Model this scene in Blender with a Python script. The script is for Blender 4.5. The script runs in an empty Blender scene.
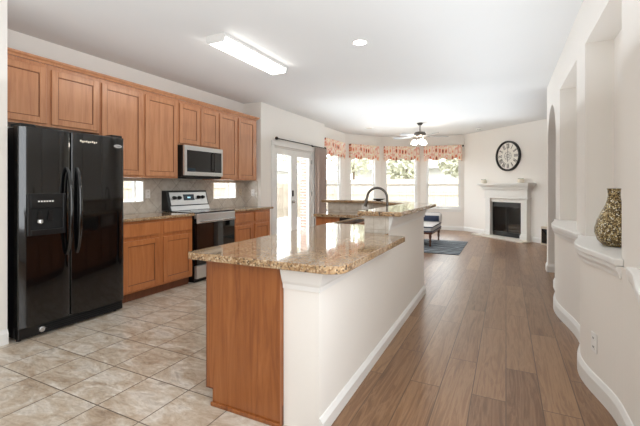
import bpy, bmesh, math, random
from mathutils import Vector, Matrix
random.seed(7)
R = math.radians
scene = bpy.context.scene
COL = scene.collection

# ------------------------------------------------------------------ camera, world, exposure
cam_data = bpy.data.cameras.new('camera')
cam = bpy.data.objects.new('camera', cam_data); COL.objects.link(cam)
cam.location = (0, 0, 1.25)
cam.rotation_euler = (R(90), 0, R(26.32))
cam_data.sensor_width = 36; cam_data.lens = 36*376/640
cam_data.shift_y = -26/640
cam_data.clip_start = 0.02; cam_data.clip_end = 200
scene.camera = cam

world = bpy.data.worlds.new('world'); scene.world = world
world.use_nodes = True
bg = world.node_tree.nodes['Background']
bg.inputs[0].default_value = (0.90, 0.955, 1.0, 1)
bg.inputs[1].default_value = 3.6
scene.view_settings.view_transform = 'Standard'
scene.view_settings.look = 'None'
scene.view_settings.gamma = 1
scene.view_settings.use_curve_mapping = False
scene.view_settings.exposure = 1.32
scene.cycles.diffuse_bounces = 8

def area_light(name, loc, sx, sy, power, col=(1, 1, 1), rot=(0, 0, 0)):
    d = bpy.data.lights.new(name, 'AREA'); d.shape = 'RECTANGLE'
    d.size = sx; d.size_y = sy; d.energy = power; d.color = col
    o = bpy.data.objects.new(name, d); COL.objects.link(o)
    o.location = loc; o.rotation_euler = rot
    return o
UP = (R(180), 0, 0); FC = (.84, .925, 1)       # added unseen fill lamps, aimed up to light the room off the ceiling
area_light('ceiling_fill_near', (-1.6, -.4, 2.1), 3.8, 2.6, 8.5, FC, UP)
area_light('ceiling_fill_kitchen', (-1.75, 3.4, 2.1), 4.1, 4.6, 9.5, FC, UP)
area_light('ceiling_fill_living', (-1.4, 7.6, 2.1), 3.6, 3.6, 17, FC, UP)
area_light('ceiling_fill_hall', (-.1, 3.2, 1.9), 1.1, 5.0, 6.5, FC, UP)
area_light('photo_fill_side', (.50, .5, 1.45), 2.2, 1.8, 27, (.90, .955, 1), (R(90), 0, R(90)))
area_light('photo_fill', (-1.2, -2.1, 1.4), 6.0, 2.4, 4, (.88, .945, 1), (R(90), 0, 0))

# ------------------------------------------------------------------ materials
def lin(c):
    return tuple((x/12.92 if x <= .04045 else ((x+.055)/1.055)**2.4) for x in [v/255 for v in c])
def rgba(c): return (*lin(c), 1)
MATS = {}
def mat(name, col, rough=.5, metal=0, coat=0, emit=0, spec=None):
    m = bpy.data.materials.new(name); m.use_nodes = True
    b = m.node_tree.nodes['Principled BSDF']
    b.inputs['Base Color'].default_value = rgba(col)
    b.inputs['Roughness'].default_value = rough
    b.inputs['Metallic'].default_value = metal
    b.inputs['Coat Weight'].default_value = coat
    if spec is not None: b.inputs['Specular IOR Level'].default_value = spec
    if emit:
        b.inputs['Emission Color'].default_value = rgba(col)
        b.inputs['Emission Strength'].default_value = emit
    MATS[name] = m
    return m
class NT:
    def __init__(s, m): s.t = m.node_tree; s.b = s.t.nodes['Principled BSDF']
    def n(s, typ, **kw):
        x = s.t.nodes.new(typ)
        for k, v in kw.items(): setattr(x, k, v)
        return x
    def l(s, a, b): s.t.links.new(a, b)
    def coord(s, scale=(1, 1, 1), loc=(0, 0, 0), rot=(0, 0, 0)):
        tc = s.n('ShaderNodeTexCoord'); mp = s.n('ShaderNodeMapping')
        mp.inputs['Scale'].default_value = scale; mp.inputs['Location'].default_value = loc
        mp.inputs['Rotation'].default_value = rot
        s.l(tc.outputs['Object'], mp.inputs['Vector']); return mp.outputs['Vector']
    def noise(s, vec, scale=5, detail=4, rough=.5, dist=0):
        x = s.n('ShaderNodeTexNoise'); x.inputs['Scale'].default_value = scale
        x.inputs['Detail'].default_value = detail; x.inputs['Roughness'].default_value = rough
        x.inputs['Distortion'].default_value = dist
        s.l(vec, x.inputs['Vector']); return x.outputs['Fac']
    def ramp(s, fac, stops, interp='LINEAR'):
        x = s.n('ShaderNodeValToRGB'); e = x.color_ramp.elements
        x.color_ramp.interpolation = interp
        while len(e) < len(stops): e.new(.5)
        for i, (p, c) in enumerate(stops):
            e[i].position = p; e[i].color = rgba(c)
        s.l(fac, x.inputs['Fac']); return x.outputs['Color']
    def mix(s, fac, a, b, mode='MIX'):
        x = s.n('ShaderNodeMix', data_type='RGBA', blend_type=mode)
        if isinstance(fac, (int, float)): x.inputs[0].default_value = fac
        else: s.l(fac, x.inputs[0])
        for i, v in ((6, a), (7, b)):
            if isinstance(v, tuple): x.inputs[i].default_value = rgba(v)
            else: s.l(v, x.inputs[i])
        return x.outputs[2]
    def math(s, op, a, b=None):
        x = s.n('ShaderNodeMath', operation=op)
        for i, v in ((0, a), (1, b)):
            if v is None: continue
            if isinstance(v, (int, float)): x.inputs[i].default_value = v
            else: s.l(v, x.inputs[i])
        return x.outputs[0]
    def color(s, c): s.l(c, s.b.inputs['Base Color'])
    def bump(s, h, strength=.2, dist=.01):
        x = s.n('ShaderNodeBump'); x.inputs['Strength'].default_value = strength
        x.inputs['Distance'].default_value = dist
        s.l(h, x.inputs['Height']); s.l(x.outputs['Normal'], s.b.inputs['Normal'])

def painted(name, col, rough=.6, amp=.05):
    m = mat(name, col, rough); t = NT(m)
    v = t.coord()
    n = t.noise(v, 140, 2)
    t.bump(n, amp, .004)
    c2 = tuple(max(0, x-4) for x in col)
    t.color(t.mix(t.noise(v, .9, 3), col, c2))
    return m
painted('wall_paint', (238, 234, 228), .75, .10)
painted('ceiling_paint', (228, 228, 227), .9, .12)
painted('trim_white', (236, 235, 232), .35, .02)
painted('mantel_white', (228, 226, 221), .5, .03)

def wood(name, dark, mid, light, rough=.32, coat=.25, axis='z'):
    m = mat(name, mid, rough, coat=coat); t = NT(m)
    sc = {'z': (14, 14, 1.1), 'x': (1.1, 14, 14), 'y': (14, 1.1, 14)}[axis]
    v = t.coord(sc)
    n1 = t.noise(v, 1.6, 5, .6, .8)
    n2 = t.noise(v, 7, 3, .6, .3)
    c = t.ramp(n1, [(.28, dark), (.5, mid), (.75, light)])
    c = t.mix(t.math('MULTIPLY', n2, .18), c, dark)
    t.color(c); t.bump(n2, .05, .003)
    m.node_tree.nodes['Principled BSDF'].inputs['Coat Roughness'].default_value = .2
    return m
wood('cabinet_wood', (172, 114, 78), (192, 135, 95), (205, 150, 110))
wood('cabinet_wood_base', (162, 98, 55), (182, 114, 66), (194, 128, 80))
wood('panel_wood', (116, 62, 26), (148, 86, 40), (170, 106, 56), .3)
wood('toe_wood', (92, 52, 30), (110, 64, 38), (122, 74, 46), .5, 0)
wood('bench_wood', (70, 38, 24), (92, 52, 32), (110, 66, 42), .4)
wood('fence_wood', (130, 118, 104), (150, 138, 122), (166, 154, 140), .9, 0)

# granite
def granite():
    m = mat('granite', (170, 140, 110), .07, coat=.3); t = NT(m)
    v = t.coord()
    big = t.noise(v, 9, 4, .6, .6)
    base = t.ramp(big, [(.30, (108, 82, 60)), (.45, (164, 134, 100)), (.58, (190, 166, 134)), (.74, (146, 110, 78))])
    vo = t.n('ShaderNodeTexVoronoi'); vo.inputs['Scale'].default_value = 120; t.l(v, vo.inputs['Vector'])
    sp = t.ramp(vo.outputs['Color'], [(0, (30, 24, 22)), (.2, (110, 72, 44)), (.4, (176, 142, 102)), (.75, (212, 190, 158)), (.9, (142, 106, 74))], 'CONSTANT')
    c = t.mix(.55, base, sp)
    n3 = t.noise(v, 60, 2, .7)
    c = t.mix(t.math('GREATER_THAN', n3, .63), c, (44, 34, 30))
    t.color(c)
granite()
# floor tile
def tile():
    m = mat('floor_tile', (190, 178, 162), .28); t = NT(m)
    v = t.coord((1, 1, 1), (1.75, -1.365, 0))
    br = t.n('ShaderNodeTexBrick'); br.offset = 0; br.squash = 1
    for k, val in (('Scale', 1), ('Mortar Size', .0035), ('Mortar Smooth', .1), ('Bias', 0), ('Brick Width', .35), ('Row Height', .35)):
        br.inputs[k].default_value = val
    br.inputs['Color1'].default_value = (0, 0, 0, 1); br.inputs['Color2'].default_value = (1, 1, 1, 1)
    br.inputs['Mortar'].default_value = (.5, .5, .5, 1)
    t.l(v, br.inputs['Vector'])
    off = t.n('ShaderNodeVectorMath', operation='MULTIPLY'); off.inputs[1].default_value = (7, 13, 3)
    t.l(br.outputs['Color'], off.inputs[0])
    add = t.n('ShaderNodeVectorMath', operation='ADD'); t.l(v, add.inputs[0]); t.l(off.outputs[0], add.inputs[1])
    rot = t.n('ShaderNodeMapping'); rot.inputs['Rotation'].default_value = (0, 0, R(35)); rot.inputs['Scale'].default_value = (1, 2.2, 1)
    t.l(add.outputs[0], rot.inputs['Vector'])
    n1 = t.noise(rot.outputs['Vector'], 2.9, 7, .62, .9)
    n2 = t.noise(rot.outputs['Vector'], 11, 6, .7, 1.2)
    c = t.ramp(n1, [(.26, (138, 116, 97)), (.40, (182, 162, 140)), (.5, (200, 186, 168)), (.6, (222, 216, 206)), (.7, (180, 171, 160)), (.82, (160, 146, 130))])
    d = t.ramp(n2, [(.32, (124, 102, 82)), (.5, (188, 172, 152)), (.66, (226, 220, 210))])
    c = t.mix(.34, c, d)
    c = t.mix(br.outputs['Fac'], c, (112, 100, 88))
    t.color(c)
    t.bump(t.math('SUBTRACT', 1, br.outputs['Fac']), .35, .004)
tile()
def planks():
    m = mat('floor_planks', (140, 112, 90), .33); t = NT(m)
    v = t.coord((1, 1, 1), (0, 0, 0), (0, 0, R(90)))
    br = t.n('ShaderNodeTexBrick'); br.offset = .37; br.offset_frequency = 2
    for k, val in (('Scale', 1), ('Mortar Size', .003), ('Mortar Smooth', .2), ('Bias', 0), ('Brick Width', 1.22), ('Row Height', .185)):
        br.inputs[k].default_value = val
    br.inputs['Color1'].default_value = (0, 0, 0, 1); br.inputs['Color2'].default_value = (1, 1, 1, 1)
    br.inputs['Mortar'].default_value = (.5, .5, .5, 1)
    t.l(v, br.inputs['Vector'])
    off = t.n('ShaderNodeVectorMath', operation='MULTIPLY'); off.inputs[1].default_value = (9, 5, 11)
    t.l(br.outputs['Color'], off.inputs[0])
    add = t.n('ShaderNodeVectorMath', operation='ADD'); t.l(v, add.inputs[0]); t.l(off.outputs[0], add.inputs[1])
    st = t.n('ShaderNodeMapping'); st.inputs['Scale'].default_value = (.75, 10, 1)
    t.l(add.outputs[0], st.inputs['Vector'])
    n1 = t.noise(st.outputs['Vector'], 1.5, 6, .62, 1.6)
    n2 = t.noise(st.outputs['Vector'], 6, 4, .7, .5)
    c = t.ramp(n1, [(.30, (80, 53, 32)), (.43, (134, 98, 67)), (.52, (168, 132, 98)), (.60, (122, 86, 58)), (.72, (158, 121, 88)), (.82, (106, 73, 47))])
    tint = t.ramp(br.outputs['Color'], [(0, (106, 73, 47)), (.5, (140, 102, 70)), (1, (176, 138, 102))])
    c = t.mix(.42, c, tint)
    c = t.mix(t.math('MULTIPLY', n2, .42), c, (76, 50, 34))
    c = t.mix(t.math('MULTIPLY', br.outputs['Fac'], .75), c, (64, 46, 36))
    t.color(c)
    t.bump(n2, .05, .003)
    t.b.inputs['Coat Weight'].default_value = .08; t.b.inputs['Coat Roughness'].default_value = .3
planks()
def splash(name, rotd, grout=(120, 106, 92), size=.155):
    m = mat(name, (186, 176, 160), .35); t = NT(m)
    tc = t.n('ShaderNodeTexCoord')
    # use x + y (along the wall) and z as the tile plane
    sp = t.n('ShaderNodeSeparateXYZ'); t.l(tc.outputs['Object'], sp.inputs[0])
    cb = t.n('ShaderNodeCombineXYZ')
    t.l(t.math('ADD', sp.outputs[0], sp.outputs[1]), cb.inputs[0]); t.l(sp.outputs[2], cb.inputs[1])
    mp = t.n('ShaderNodeMapping'); mp.inputs['Rotation'].default_value = (0, 0, R(rotd)); t.l(cb.outputs[0], mp.inputs['Vector'])
    v = mp.outputs['Vector']
    br = t.n('ShaderNodeTexBrick'); br.offset = 0
    for k, val in (('Scale', 1), ('Mortar Size', .0035), ('Mortar Smooth', .1), ('Bias', 0), ('Brick Width', size), ('Row Height', size)):
        br.inputs[k].default_value = val
    br.inputs['Color1'].default_value = rgba((192, 184, 172)); br.inputs['Color2'].default_value = rgba((212, 206, 196))
    br.inputs['Mortar'].default_value = rgba(grout)
    t.l(v, br.inputs['Vector'])
    n = t.noise(v, 14, 5, .65, .8)
    c = t.mix(.45, br.outputs['Color'], t.ramp(n, [(.3, (166, 152, 134)), (.5, (202, 193, 180)), (.7, (222, 217, 208))]))
    t.color(c); t.bump(t.math('SUBTRACT', 1, br.outputs['Fac']), .3, .003)
splash('splash_tile', 45, (128, 116, 102), .225)
splash('splash_small', 0, (178, 166, 150), size=.1)
mat('cabinet_glaze', (112, 66, 40), .4)
mat('appliance_black', (9, 9, 10), .09, coat=.4)
mat('plastic_black', (14, 14, 15), .35)
mat('dark_gap', (6, 6, 6), .8)
mat('steel', (190, 190, 188), .26, 1)
mat('steel_bright', (212, 212, 210), .3, .75)
mat('glass_black', (8, 9, 11), .04, coat=.5)
mat('faucet_metal', (112, 108, 104), .25, 1)
mat('bronze', (44, 38, 34), .4, .6)
mat('fan_metal', (92, 86, 80), .35, .7)
mat('white_plastic', (238, 237, 234), .35)
mat('beige_plastic', (208, 194, 172), .4)
mat('slot_dark', (60, 58, 55), .6)
mat('display', (40, 52, 62), .15)
mat('display_text', (150, 200, 220), .4, emit=.6)
mat('logo_silver', (205, 206, 208), .25, .8)
mat('lamp_lens', (255, 252, 246), .4, emit=4.2)
mat('lamp_lens_can', (255, 248, 236), .4, emit=14)
mat('bulb_glass', (255, 246, 232), .3, emit=18)
mat('curtain_cloth', (184, 166, 156), .9)
mat('clock_rim', (26, 25, 24), .35)
mat('clock_face', (238, 234, 226), .6)
mat('clock_mark', (62, 58, 54), .6)
mat('firebox', (22, 20, 19), .6)
mat('fire_glass', (20, 20, 21), .06, coat=.4)
mat('fire_frame', (34, 33, 32), .35, .4)
mat('log_bark', (70, 58, 48), .9)
mat('candle_wax', (240, 232, 216), .5)
mat('leaf_green', (126, 140, 104), .7)
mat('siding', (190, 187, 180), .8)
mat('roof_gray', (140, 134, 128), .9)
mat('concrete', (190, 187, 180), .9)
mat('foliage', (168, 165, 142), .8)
mat('trunk', (98, 82, 66), .9)
mat('hearth', (222, 214, 202), .4)
def brick():
    m = mat('brick', (180, 140, 122), .9); t = NT(m)
    tc = t.n('ShaderNodeTexCoord'); sp = t.n('ShaderNodeSeparateXYZ'); t.l(tc.outputs['Object'], sp.inputs[0])
    cb = t.n('ShaderNodeCombineXYZ'); t.l(t.math('ADD', sp.outputs[0], sp.outputs[1]), cb.inputs[0]); t.l(sp.outputs[2], cb.inputs[1])
    br = t.n('ShaderNodeTexBrick')
    for k, val in (('Scale', 1), ('Mortar Size', .01), ('Brick Width', .22), ('Row Height', .075)): br.inputs[k].default_value = val
    br.inputs['Color1'].default_value = rgba((146, 118, 106)); br.inputs['Color2'].default_value = rgba((128, 100, 88)); br.inputs['Mortar'].default_value = rgba((186, 176, 166))
    t.l(cb.outputs[0], br.inputs['Vector']); t.color(br.outputs['Color'])
brick()
def valance_mat():
    m = mat('valance_print', (230, 190, 160), .9); t = NT(m)
    v = t.coord((11, 1, 5.0))
    vo = t.n('ShaderNodeTexVoronoi', feature='F1'); vo.inputs['Scale'].default_value = 1; vo.inputs['Randomness'].default_value = .35
    t.l(v, vo.inputs['Vector'])
    fine = t.noise(t.coord((40, 1, 9)), 2, 3)
    d = t.math('ADD', vo.outputs['Distance'], t.math('MULTIPLY', t.math('SUBTRACT', fine, .5), .3))
    c1 = t.ramp(d, [(0, (104, 72, 62)), (.2, (128, 84, 72)), (.23, (226,128,98)), (.33, (236, 146, 112)), (.42, (248, 236, 222)), (.52, (242, 212, 172)), (.62, (250, 240, 230))])
    c2 = t.ramp(d, [(0, (232, 190, 130)), (.12, (238, 200, 146)), (.17, (222, 118, 88)), (.33, (234, 142, 112)), (.40, (250, 240, 226)), (.62, (236, 178, 158))])
    sp = t.n('ShaderNodeSeparateColor'); t.l(vo.outputs['Color'], sp.inputs[0])
    t.color(t.mix(t.math('GREATER_THAN', sp.outputs[0], .5), c1, c2))
valance_mat()
def rug_mat():
    m = mat('rug_wool', (60, 68, 78), .95); t = NT(m)
    v = t.coord((1, 1, 1))
    w = t.n('ShaderNodeTexWave', wave_type='BANDS', bands_direction='Y'); w.inputs['Scale'].default_value = 2.0
    w.inputs['Distortion'].default_value = 3.0; w.inputs['Detail'].default_value = 1; w.inputs['Detail Scale'].default_value = 1.6
    t.l(v, w.inputs['Vector'])
    t.color(t.ramp(w.outputs['Fac'], [(.3, (34, 44, 56)), (.66, (46, 58, 72)), (.8, (150, 158, 164)), (.95, (176, 182, 186))]))
rug_mat()
def stripe_mat():
    m = mat('bench_cloth', (216, 214, 210), .9); t = NT(m)
    w = t.n('ShaderNodeTexWave', wave_type='BANDS', bands_direction='Y'); w.inputs['Scale'].default_value = 1.35
    t.l(t.coord(), w.inputs['Vector'])
    t.color(t.ramp(w.outputs['Fac'], [(.0, (52, 64, 88)), (.16, (52, 64, 88)), (.2, (222, 222, 222)), (1, (226, 225, 224))]))
stripe_mat()
mat('bench_light', (214, 212, 210), .9)
mat('bench_navy', (56, 66, 88), .9)
def vase_mat():
    m = mat('vase_mosaic', (170, 150, 110), .16, .25); t = NT(m)
    v = t.coord()
    vo = t.n('ShaderNodeTexVoronoi'); vo.inputs['Scale'].default_value = 105; t.l(v, vo.inputs['Vector'])
    sp = t.n('ShaderNodeSeparateColor'); t.l(vo.outputs['Color'], sp.inputs[0])
    c = t.ramp(sp.outputs[0], [(0, (110, 88, 50)), (.2, (176, 150, 98)), (.45, (212, 192, 144)), (.75, (240, 230, 204)), (.9, (136, 112, 70))], 'CONSTANT')
    e = t.n('ShaderNodeTexVoronoi', feature='DISTANCE_TO_EDGE'); e.inputs['Scale'].default_value = 105; t.l(v, e.inputs['Vector'])
    k = t.math('LESS_THAN', e.outputs['Distance'], .09)
    t.color(t.mix(k, c, (48, 40, 28))); t.bump(e.outputs['Distance'], .6, .006)
vase_mat()
def glass_mat():
    m = bpy.data.materials.new('pane_glass'); m.use_nodes = True; nt = m.node_tree
    nt.nodes.clear()
    o = nt.nodes.new('ShaderNodeOutputMaterial'); mx = nt.nodes.new('ShaderNodeMixShader')
    tr = nt.nodes.new('ShaderNodeBsdfTransparent'); gl = nt.nodes.new('ShaderNodeBsdfGlossy')
    gl.inputs['Roughness'].default_value = .02
    tr.inputs['Color'].default_value = (.97, .98, .98, 1)
    lw = nt.nodes.new('ShaderNodeLayerWeight'); pw_ = nt.nodes.new('ShaderNodeMath'); pw_.operation = 'POWER'; pw_.inputs[1].default_value = 4
    ma = nt.nodes.new('ShaderNodeMath'); ma.operation = 'MULTIPLY_ADD'; ma.inputs[1].default_value = .45; ma.inputs[2].default_value = .02
    lw.inputs['Blend'].default_value = .5
    nt.links.new(lw.outputs['Facing'], pw_.inputs[0]); nt.links.new(pw_.outputs[0], ma.inputs[0]); nt.links.new(ma.outputs[0], mx.inputs[0]); nt.links.new(tr.outputs[0], mx.inputs[1]); nt.links.new(gl.outputs[0], mx.inputs[2])
    nt.links.new(mx.outputs[0], o.inputs['Surface']); MATS['pane_glass'] = m
glass_mat()

# ------------------------------------------------------------------ mesh builder
class M:
    def __init__(s): s.bm = bmesh.new(); s.smooth = False
    def box(s, x0, x1, y0, y1, z0, z1, bev=0, seg=2):
        g = bmesh.ops.create_cube(s.bm, size=1)['verts']
        for v in g:
            v.co = Vector(((x0+x1)/2+v.co.x*abs(x1-x0), (y0+y1)/2+v.co.y*abs(y1-y0), (z0+z1)/2+v.co.z*abs(z1-z0)))
        if bev:
            es = list({e for v in g for e in v.link_edges})
            bmesh.ops.bevel(s.bm, geom=es, offset=bev, segments=seg, affect='EDGES', profile=.5)
        return s
    def prism(s, pts, axis, a0, a1):
        """extrude a 2-D polygon along an axis ('z': pts are x,y; 'x': y,z; 'y': x,z)"""
        def P(p, a): return {'z': (p[0], p[1], a), 'x': (a, p[0], p[1]), 'y': (p[0], a, p[1])}[axis]
        lo = [s.bm.verts.new(P(p, a0)) for p in pts]; hi = [s.bm.verts.new(P(p, a1)) for p in pts]
        n = len(pts)
        s.bm.faces.new(lo[::-1]); s.bm.faces.new(hi)
        for i in range(n): s.bm.faces.new((lo[i], lo[(i+1) % n], hi[(i+1) % n], hi[i]))
        return s
    def holed(s, outer, holes, z0, z1):
        es = []
        for loop in [outer]+holes:
            vs = [s.bm.verts.new((p[0], p[1], z0)) for p in loop]
            es += [s.bm.edges.new((vs[i], vs[(i+1) % len(vs)])) for i in range(len(vs))]
        r = bmesh.ops.triangle_fill(s.bm, edges=es, use_beauty=True, use_dissolve=False)
        fs = [f for f in r['geom'] if isinstance(f, bmesh.types.BMFace)]
        e = bmesh.ops.extrude_face_region(s.bm, geom=fs)
        for v in e['geom']:
            if isinstance(v, bmesh.types.BMVert): v.co.z = z1
        return s
    def lathe(s, prof, c=(0, 0, 0), seg=24, axis='z', closed=False):
        rings = []
        for r, z in prof:
            ring = []
            for i in range(seg):
                a = 2*math.pi*i/seg
                p = {'z': (r*math.cos(a), r*math.sin(a), z), 'y': (r*math.cos(a), z, r*math.sin(a)), 'x': (z, r*math.cos(a), r*math.sin(a))}[axis]
                ring.append(s.bm.verts.new(Vector(p)+Vector(c)))
            rings.append(ring)
        if closed: rings.append(rings[0])
        for a, b in zip(rings, rings[1:]):
            for i in range(seg):
                s.bm.faces.new((a[i], a[(i+1) % seg], b[(i+1) % seg], b[i]))
        if not closed: s.bm.faces.new(rings[0][::-1]); s.bm.faces.new(rings[-1])
        return s
    def tube(s, pts, r, seg=10):
        pts = [Vector(p) for p in pts]; rs = r if isinstance(r, (list, tuple)) else [r]*len(pts)
        rings = []; up = None
        for i, p in enumerate(pts):
            t = (pts[min(i+1, len(pts)-1)]-pts[max(i-1, 0)]).normalized()
            if up is None:
                up = Vector((0, 0, 1)) if abs(t.z) < .9 else Vector((1, 0, 0))
            u = (up-t*up.dot(t)).normalized(); w = t.cross(u); up = u
            rings.append([s.bm.verts.new(p+(u*math.cos(2*math.pi*k/seg)+w*math.sin(2*math.pi*k/seg))*rs[i]) for k in range(seg)])
        for a, b in zip(rings, rings[1:]):
            for i in range(seg): s.bm.faces.new((a[i], a[(i+1) % seg], b[(i+1) % seg], b[i]))
        s.bm.faces.new(rings[0][::-1]); s.bm.faces.new(rings[-1])
        return s
    def sweep(s, path, prof, closed=False):
        """profile points (out, z) pushed along a plan polyline, out = to the right of travel"""
        n = len(path); P = [Vector((p[0], p[1])) for p in path]; rings = []
        for i in range(n):
            ds = []
            if i > 0 or closed: ds.append((P[i]-P[i-1]).normalized())
            if i < n-1 or closed: ds.append((P[(i+1) % n]-P[i]).normalized())
            nr = [Vector((d.y, -d.x)) for d in ds]
            m = sum(nr, Vector((0, 0))).normalized(); k = 1/max(.35, m.dot(nr[0]))
            rings.append([s.bm.verts.new((P[i].x+m.x*o*k, P[i].y+m.y*o*k, z)) for o, z in prof])
        q = len(prof)
        for i in range(n if closed else n-1):
            a, b = rings[i], rings[(i+1) % n]
            for j in range(q): s.bm.faces.new((a[j], a[(j+1) % q], b[(j+1) % q], b[j]))
        if not closed: s.bm.faces.new(rings[0][::-1]); s.bm.faces.new(rings[-1])
        return s
    def ball(s, c, r, sub=2, sc=(1, 1, 1)):
        g = bmesh.ops.create_icosphere(s.bm, subdivisions=sub, radius=1)['verts']
        for v in g: v.co = Vector((c[0]+v.co.x*r*sc[0], c[1]+v.co.y*r*sc[1], c[2]+v.co.z*r*sc[2]))
        return s
    def grid(s, f, nu, nv):
        vs = [[s.bm.verts.new(f(i/nu, j/nv)) for j in range(nv+1)] for i in range(nu+1)]
        for i in range(nu):
            for j in range(nv): s.bm.faces.new((vs[i][j], vs[i+1][j], vs[i+1][j+1], vs[i][j+1]))
        return s
    def door(s, x0, x1, z0, z1, yf, fw=.058, th=.02):
        """framed door with a recessed panel, front face at y = yf, thickness behind it"""
        b = .003
        s.box(x0, x0+fw, yf, yf+th, z0, z1, b, 1).box(x1-fw, x1, yf, yf+th, z0, z1, b, 1)
        s.box(x0+fw, x1-fw, yf, yf+th, z0, z0+fw, b, 1).box(x0+fw, x1-fw, yf, yf+th, z1-fw, z1, b, 1)
        s.box(x0+fw-.001, x1-fw+.001, yf+.0105, yf+th-.001, z0+fw-.001, z1-fw+.001)
        # narrow bead inside the frame
        a0, a1, c0, c1 = x0+fw, x1-fw, z0+fw, z1-fw; w = .007
        for q in ((a0, a0+w, c0, c1), (a1-w, a1, c0, c1), (a0+w, a1-w, c0, c0+w), (a0+w, a1-w, c1-w, c1)):
            n0 = len(s.bm.faces)
            s.box(q[0], q[1], yf+.0085, yf+.012, q[2], q[3])
            s.bm.faces.ensure_lookup_table()
            for i in range(n0, len(s.bm.faces)): s.bm.faces[i].material_index = 1
        return s
    def build(s, name, material, parent=None, loc=None, rotz=0, smooth=False, bevel=0, seg=3, solid=0):
        bmesh.ops.recalc_face_normals(s.bm, faces=s.bm.faces)
        me = bpy.data.meshes.new(name); s.bm.to_mesh(me); s.bm.free()
        me.materials.append(MATS[material])
        if any(p.material_index for p in me.polygons): me.materials.append(MATS['cabinet_glaze'])
        if smooth:
            for p in me.polygons: p.use_smooth = True
            try: me.set_sharp_from_angle(angle=R(40))
            except Exception: pass
        o = bpy.data.objects.new(name, me); COL.objects.link(o)
        if parent: o.parent = parent
        if loc: o.location = loc
        if rotz: o.rotation_euler = (0, 0, R(rotz))
        if solid:
            md = o.modifiers.new('solid', 'SOLIDIFY'); md.thickness = solid; md.offset = 0
        if bevel:
            md = o.modifiers.new('bevel', 'BEVEL'); md.width = bevel; md.segments = seg; md.limit_method = 'ANGLE'; md.angle_limit = R(40)
        return o
def tag(o, label=None, cat=None, group=None, kind=None):
    if label: o['label'] = label
    if cat: o['category'] = cat
    if group: o['group'] = group
    if kind: o['kind'] = kind
    return o
def thing(name, label, cat, loc=(0, 0, 0), rotz=0, group=None, kind=None):
    o = bpy.data.objects.new(name, None); COL.objects.link(o)
    o.empty_display_size = .1
    o.location = loc; o.rotation_euler = (0, 0, R(rotz))
    return tag(o, label, cat, group, kind)
def struct(o, label=None, cat=None): return tag(o, label, cat, None, 'structure')
def copy_tree(o, parent=None):
    c = o.copy(); COL.objects.link(c); c.parent = parent
    for ch in list(o.children): copy_tree(ch, c)
    return c

# ------------------------------------------------------------------ room shell
H = 2.745
XL, XN, XB, XR = -4.22, -3.86, -4.02, .555
A = (-1.07, 11.45); B = (-2.3, 11.45); C = (-3.34, 10.85); D = (-4.02, 9.67); E0 = (-4.02, 8.05)
s2 = math.sqrt(.5)
FW = lambda s: (A[0]+s*s2, A[1]-s*s2)          # along the fireplace wall
outline = [(-4.37, -2.2), (2.4, -2.2), (2.4, 8.12), (A[0]+.04, A[1]+.12), (B[0]-.03, B[1]+.12), (C[0]-.08, C[1]+.1), (D[0]-.12, D[1]+.04), (-4.14, 8.05), (-4.14, 5.6), (-4.37, 5.6)]
struct(M().prism(outline, 'z', H, H+.15).build('ceiling', 'ceiling_paint'), 'smooth white flat ceiling over kitchen and living area', 'ceiling')
TX = -.96
wood_poly = [(TX, -2.2), (2.4, -2.2), (2.4, 8.12), (A[0]+.04, A[1]+.12), (B[0]-.03, B[1]+.12), (C[0]-.08, C[1]+.1), (D[0]-.12, D[1]+.04), (-4.14, 8.05), (-4.14, 5.4), (-1.68, 5.38), (TX, 4.50)]
struct(M().prism(wood_poly, 'z', -.1, 0).build('floor_planks', 'floor_planks'), 'brown wood plank floor running down the hall to the fireplace', 'floor')
struct(M().prism([(-4.37, -2.2), (TX, -2.2), (TX, 4.50), (-1.68, 5.38), (-4.14, 5.4), (-4.37, 5.4)], 'z', -.1, 0).build('floor_tile', 'floor_tile'), 'square beige stone-look tile floor of the kitchen', 'floor')

def wall_holes(name, length, holes, loc, rotz, label, z1=H, thick=.15, start=0.0, material='wall_paint'):
    """wall along local x (left to right seen from the room), y into the wall; holes = (x0,x1,z0,z1)"""
    xs = sorted({start, length, *[h[0] for h in holes], *[h[1] for h in holes]})
    m = M()
    for a, b in zip(xs, xs[1:]):
        zs = [(0, z1)]
        for h in holes:
            if h[0] <= a+1e-6 and h[1] >= b-1e-6:
                zs = [q for z in zs for q in ((z[0], min(z[1], h[2])), (max(z[0], h[3]), z[1])) if q[1]-q[0] > 1e-4]
        for z in zs: m.box(a, b, 0, thick, z[0], z[1])
    bmesh.ops.remove_doubles(m.bm, verts=m.bm.verts, dist=1e-4)
    return struct(m.build(name, material, None, loc, rotz), label, 'wall')

# kitchen wall with two slim windows in the backsplash
KW = [(3.02, 3.365, 1.055, 1.335), (4.655, 5.225, 1.055, 1.33)]
wall_holes('wall_left', 5.46, KW, (XL, 0, 0), 90, 'kitchen wall behind the cabinets and appliances', start=-2.2)
struct(M().box(-4.22, -3.57, 1.46, 1.585, 0, H).build('wall_left_stub', 'wall_paint'), 'short wall end beside the black refrigerator', 'wall')
struct(M().box(-4.37, XN-.15, 5.46, 5.61, 0, H).build('wall_return', 'wall_paint'), 'short return wall at the end of the kitchen counter', 'wall')
DY0, DY1, DZ = 5.86, 7.46, 2.03
wall_holes('wall_patio', 8.05, [(DY0, DY1, 0, DZ)], (XN, 0, 0), 90, 'wall around the white french doors', start=5.46)
WZ0, WZ1 = .62, 2.16
bay = [('wall_bay_side', E0, D, 90, (8.40, 9.32), 'bay wall nearest the taupe curtain'),
       ('wall_bay_left', D, C, 60, None, 'second bay wall from the french doors'),
       ('wall_bay_center', C, B, 30, None, 'angled bay wall left of the wide end window'),
       ('wall_back', B, A, 0, None, 'end wall holding the rightmost bay window')]
WIN = []
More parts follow.
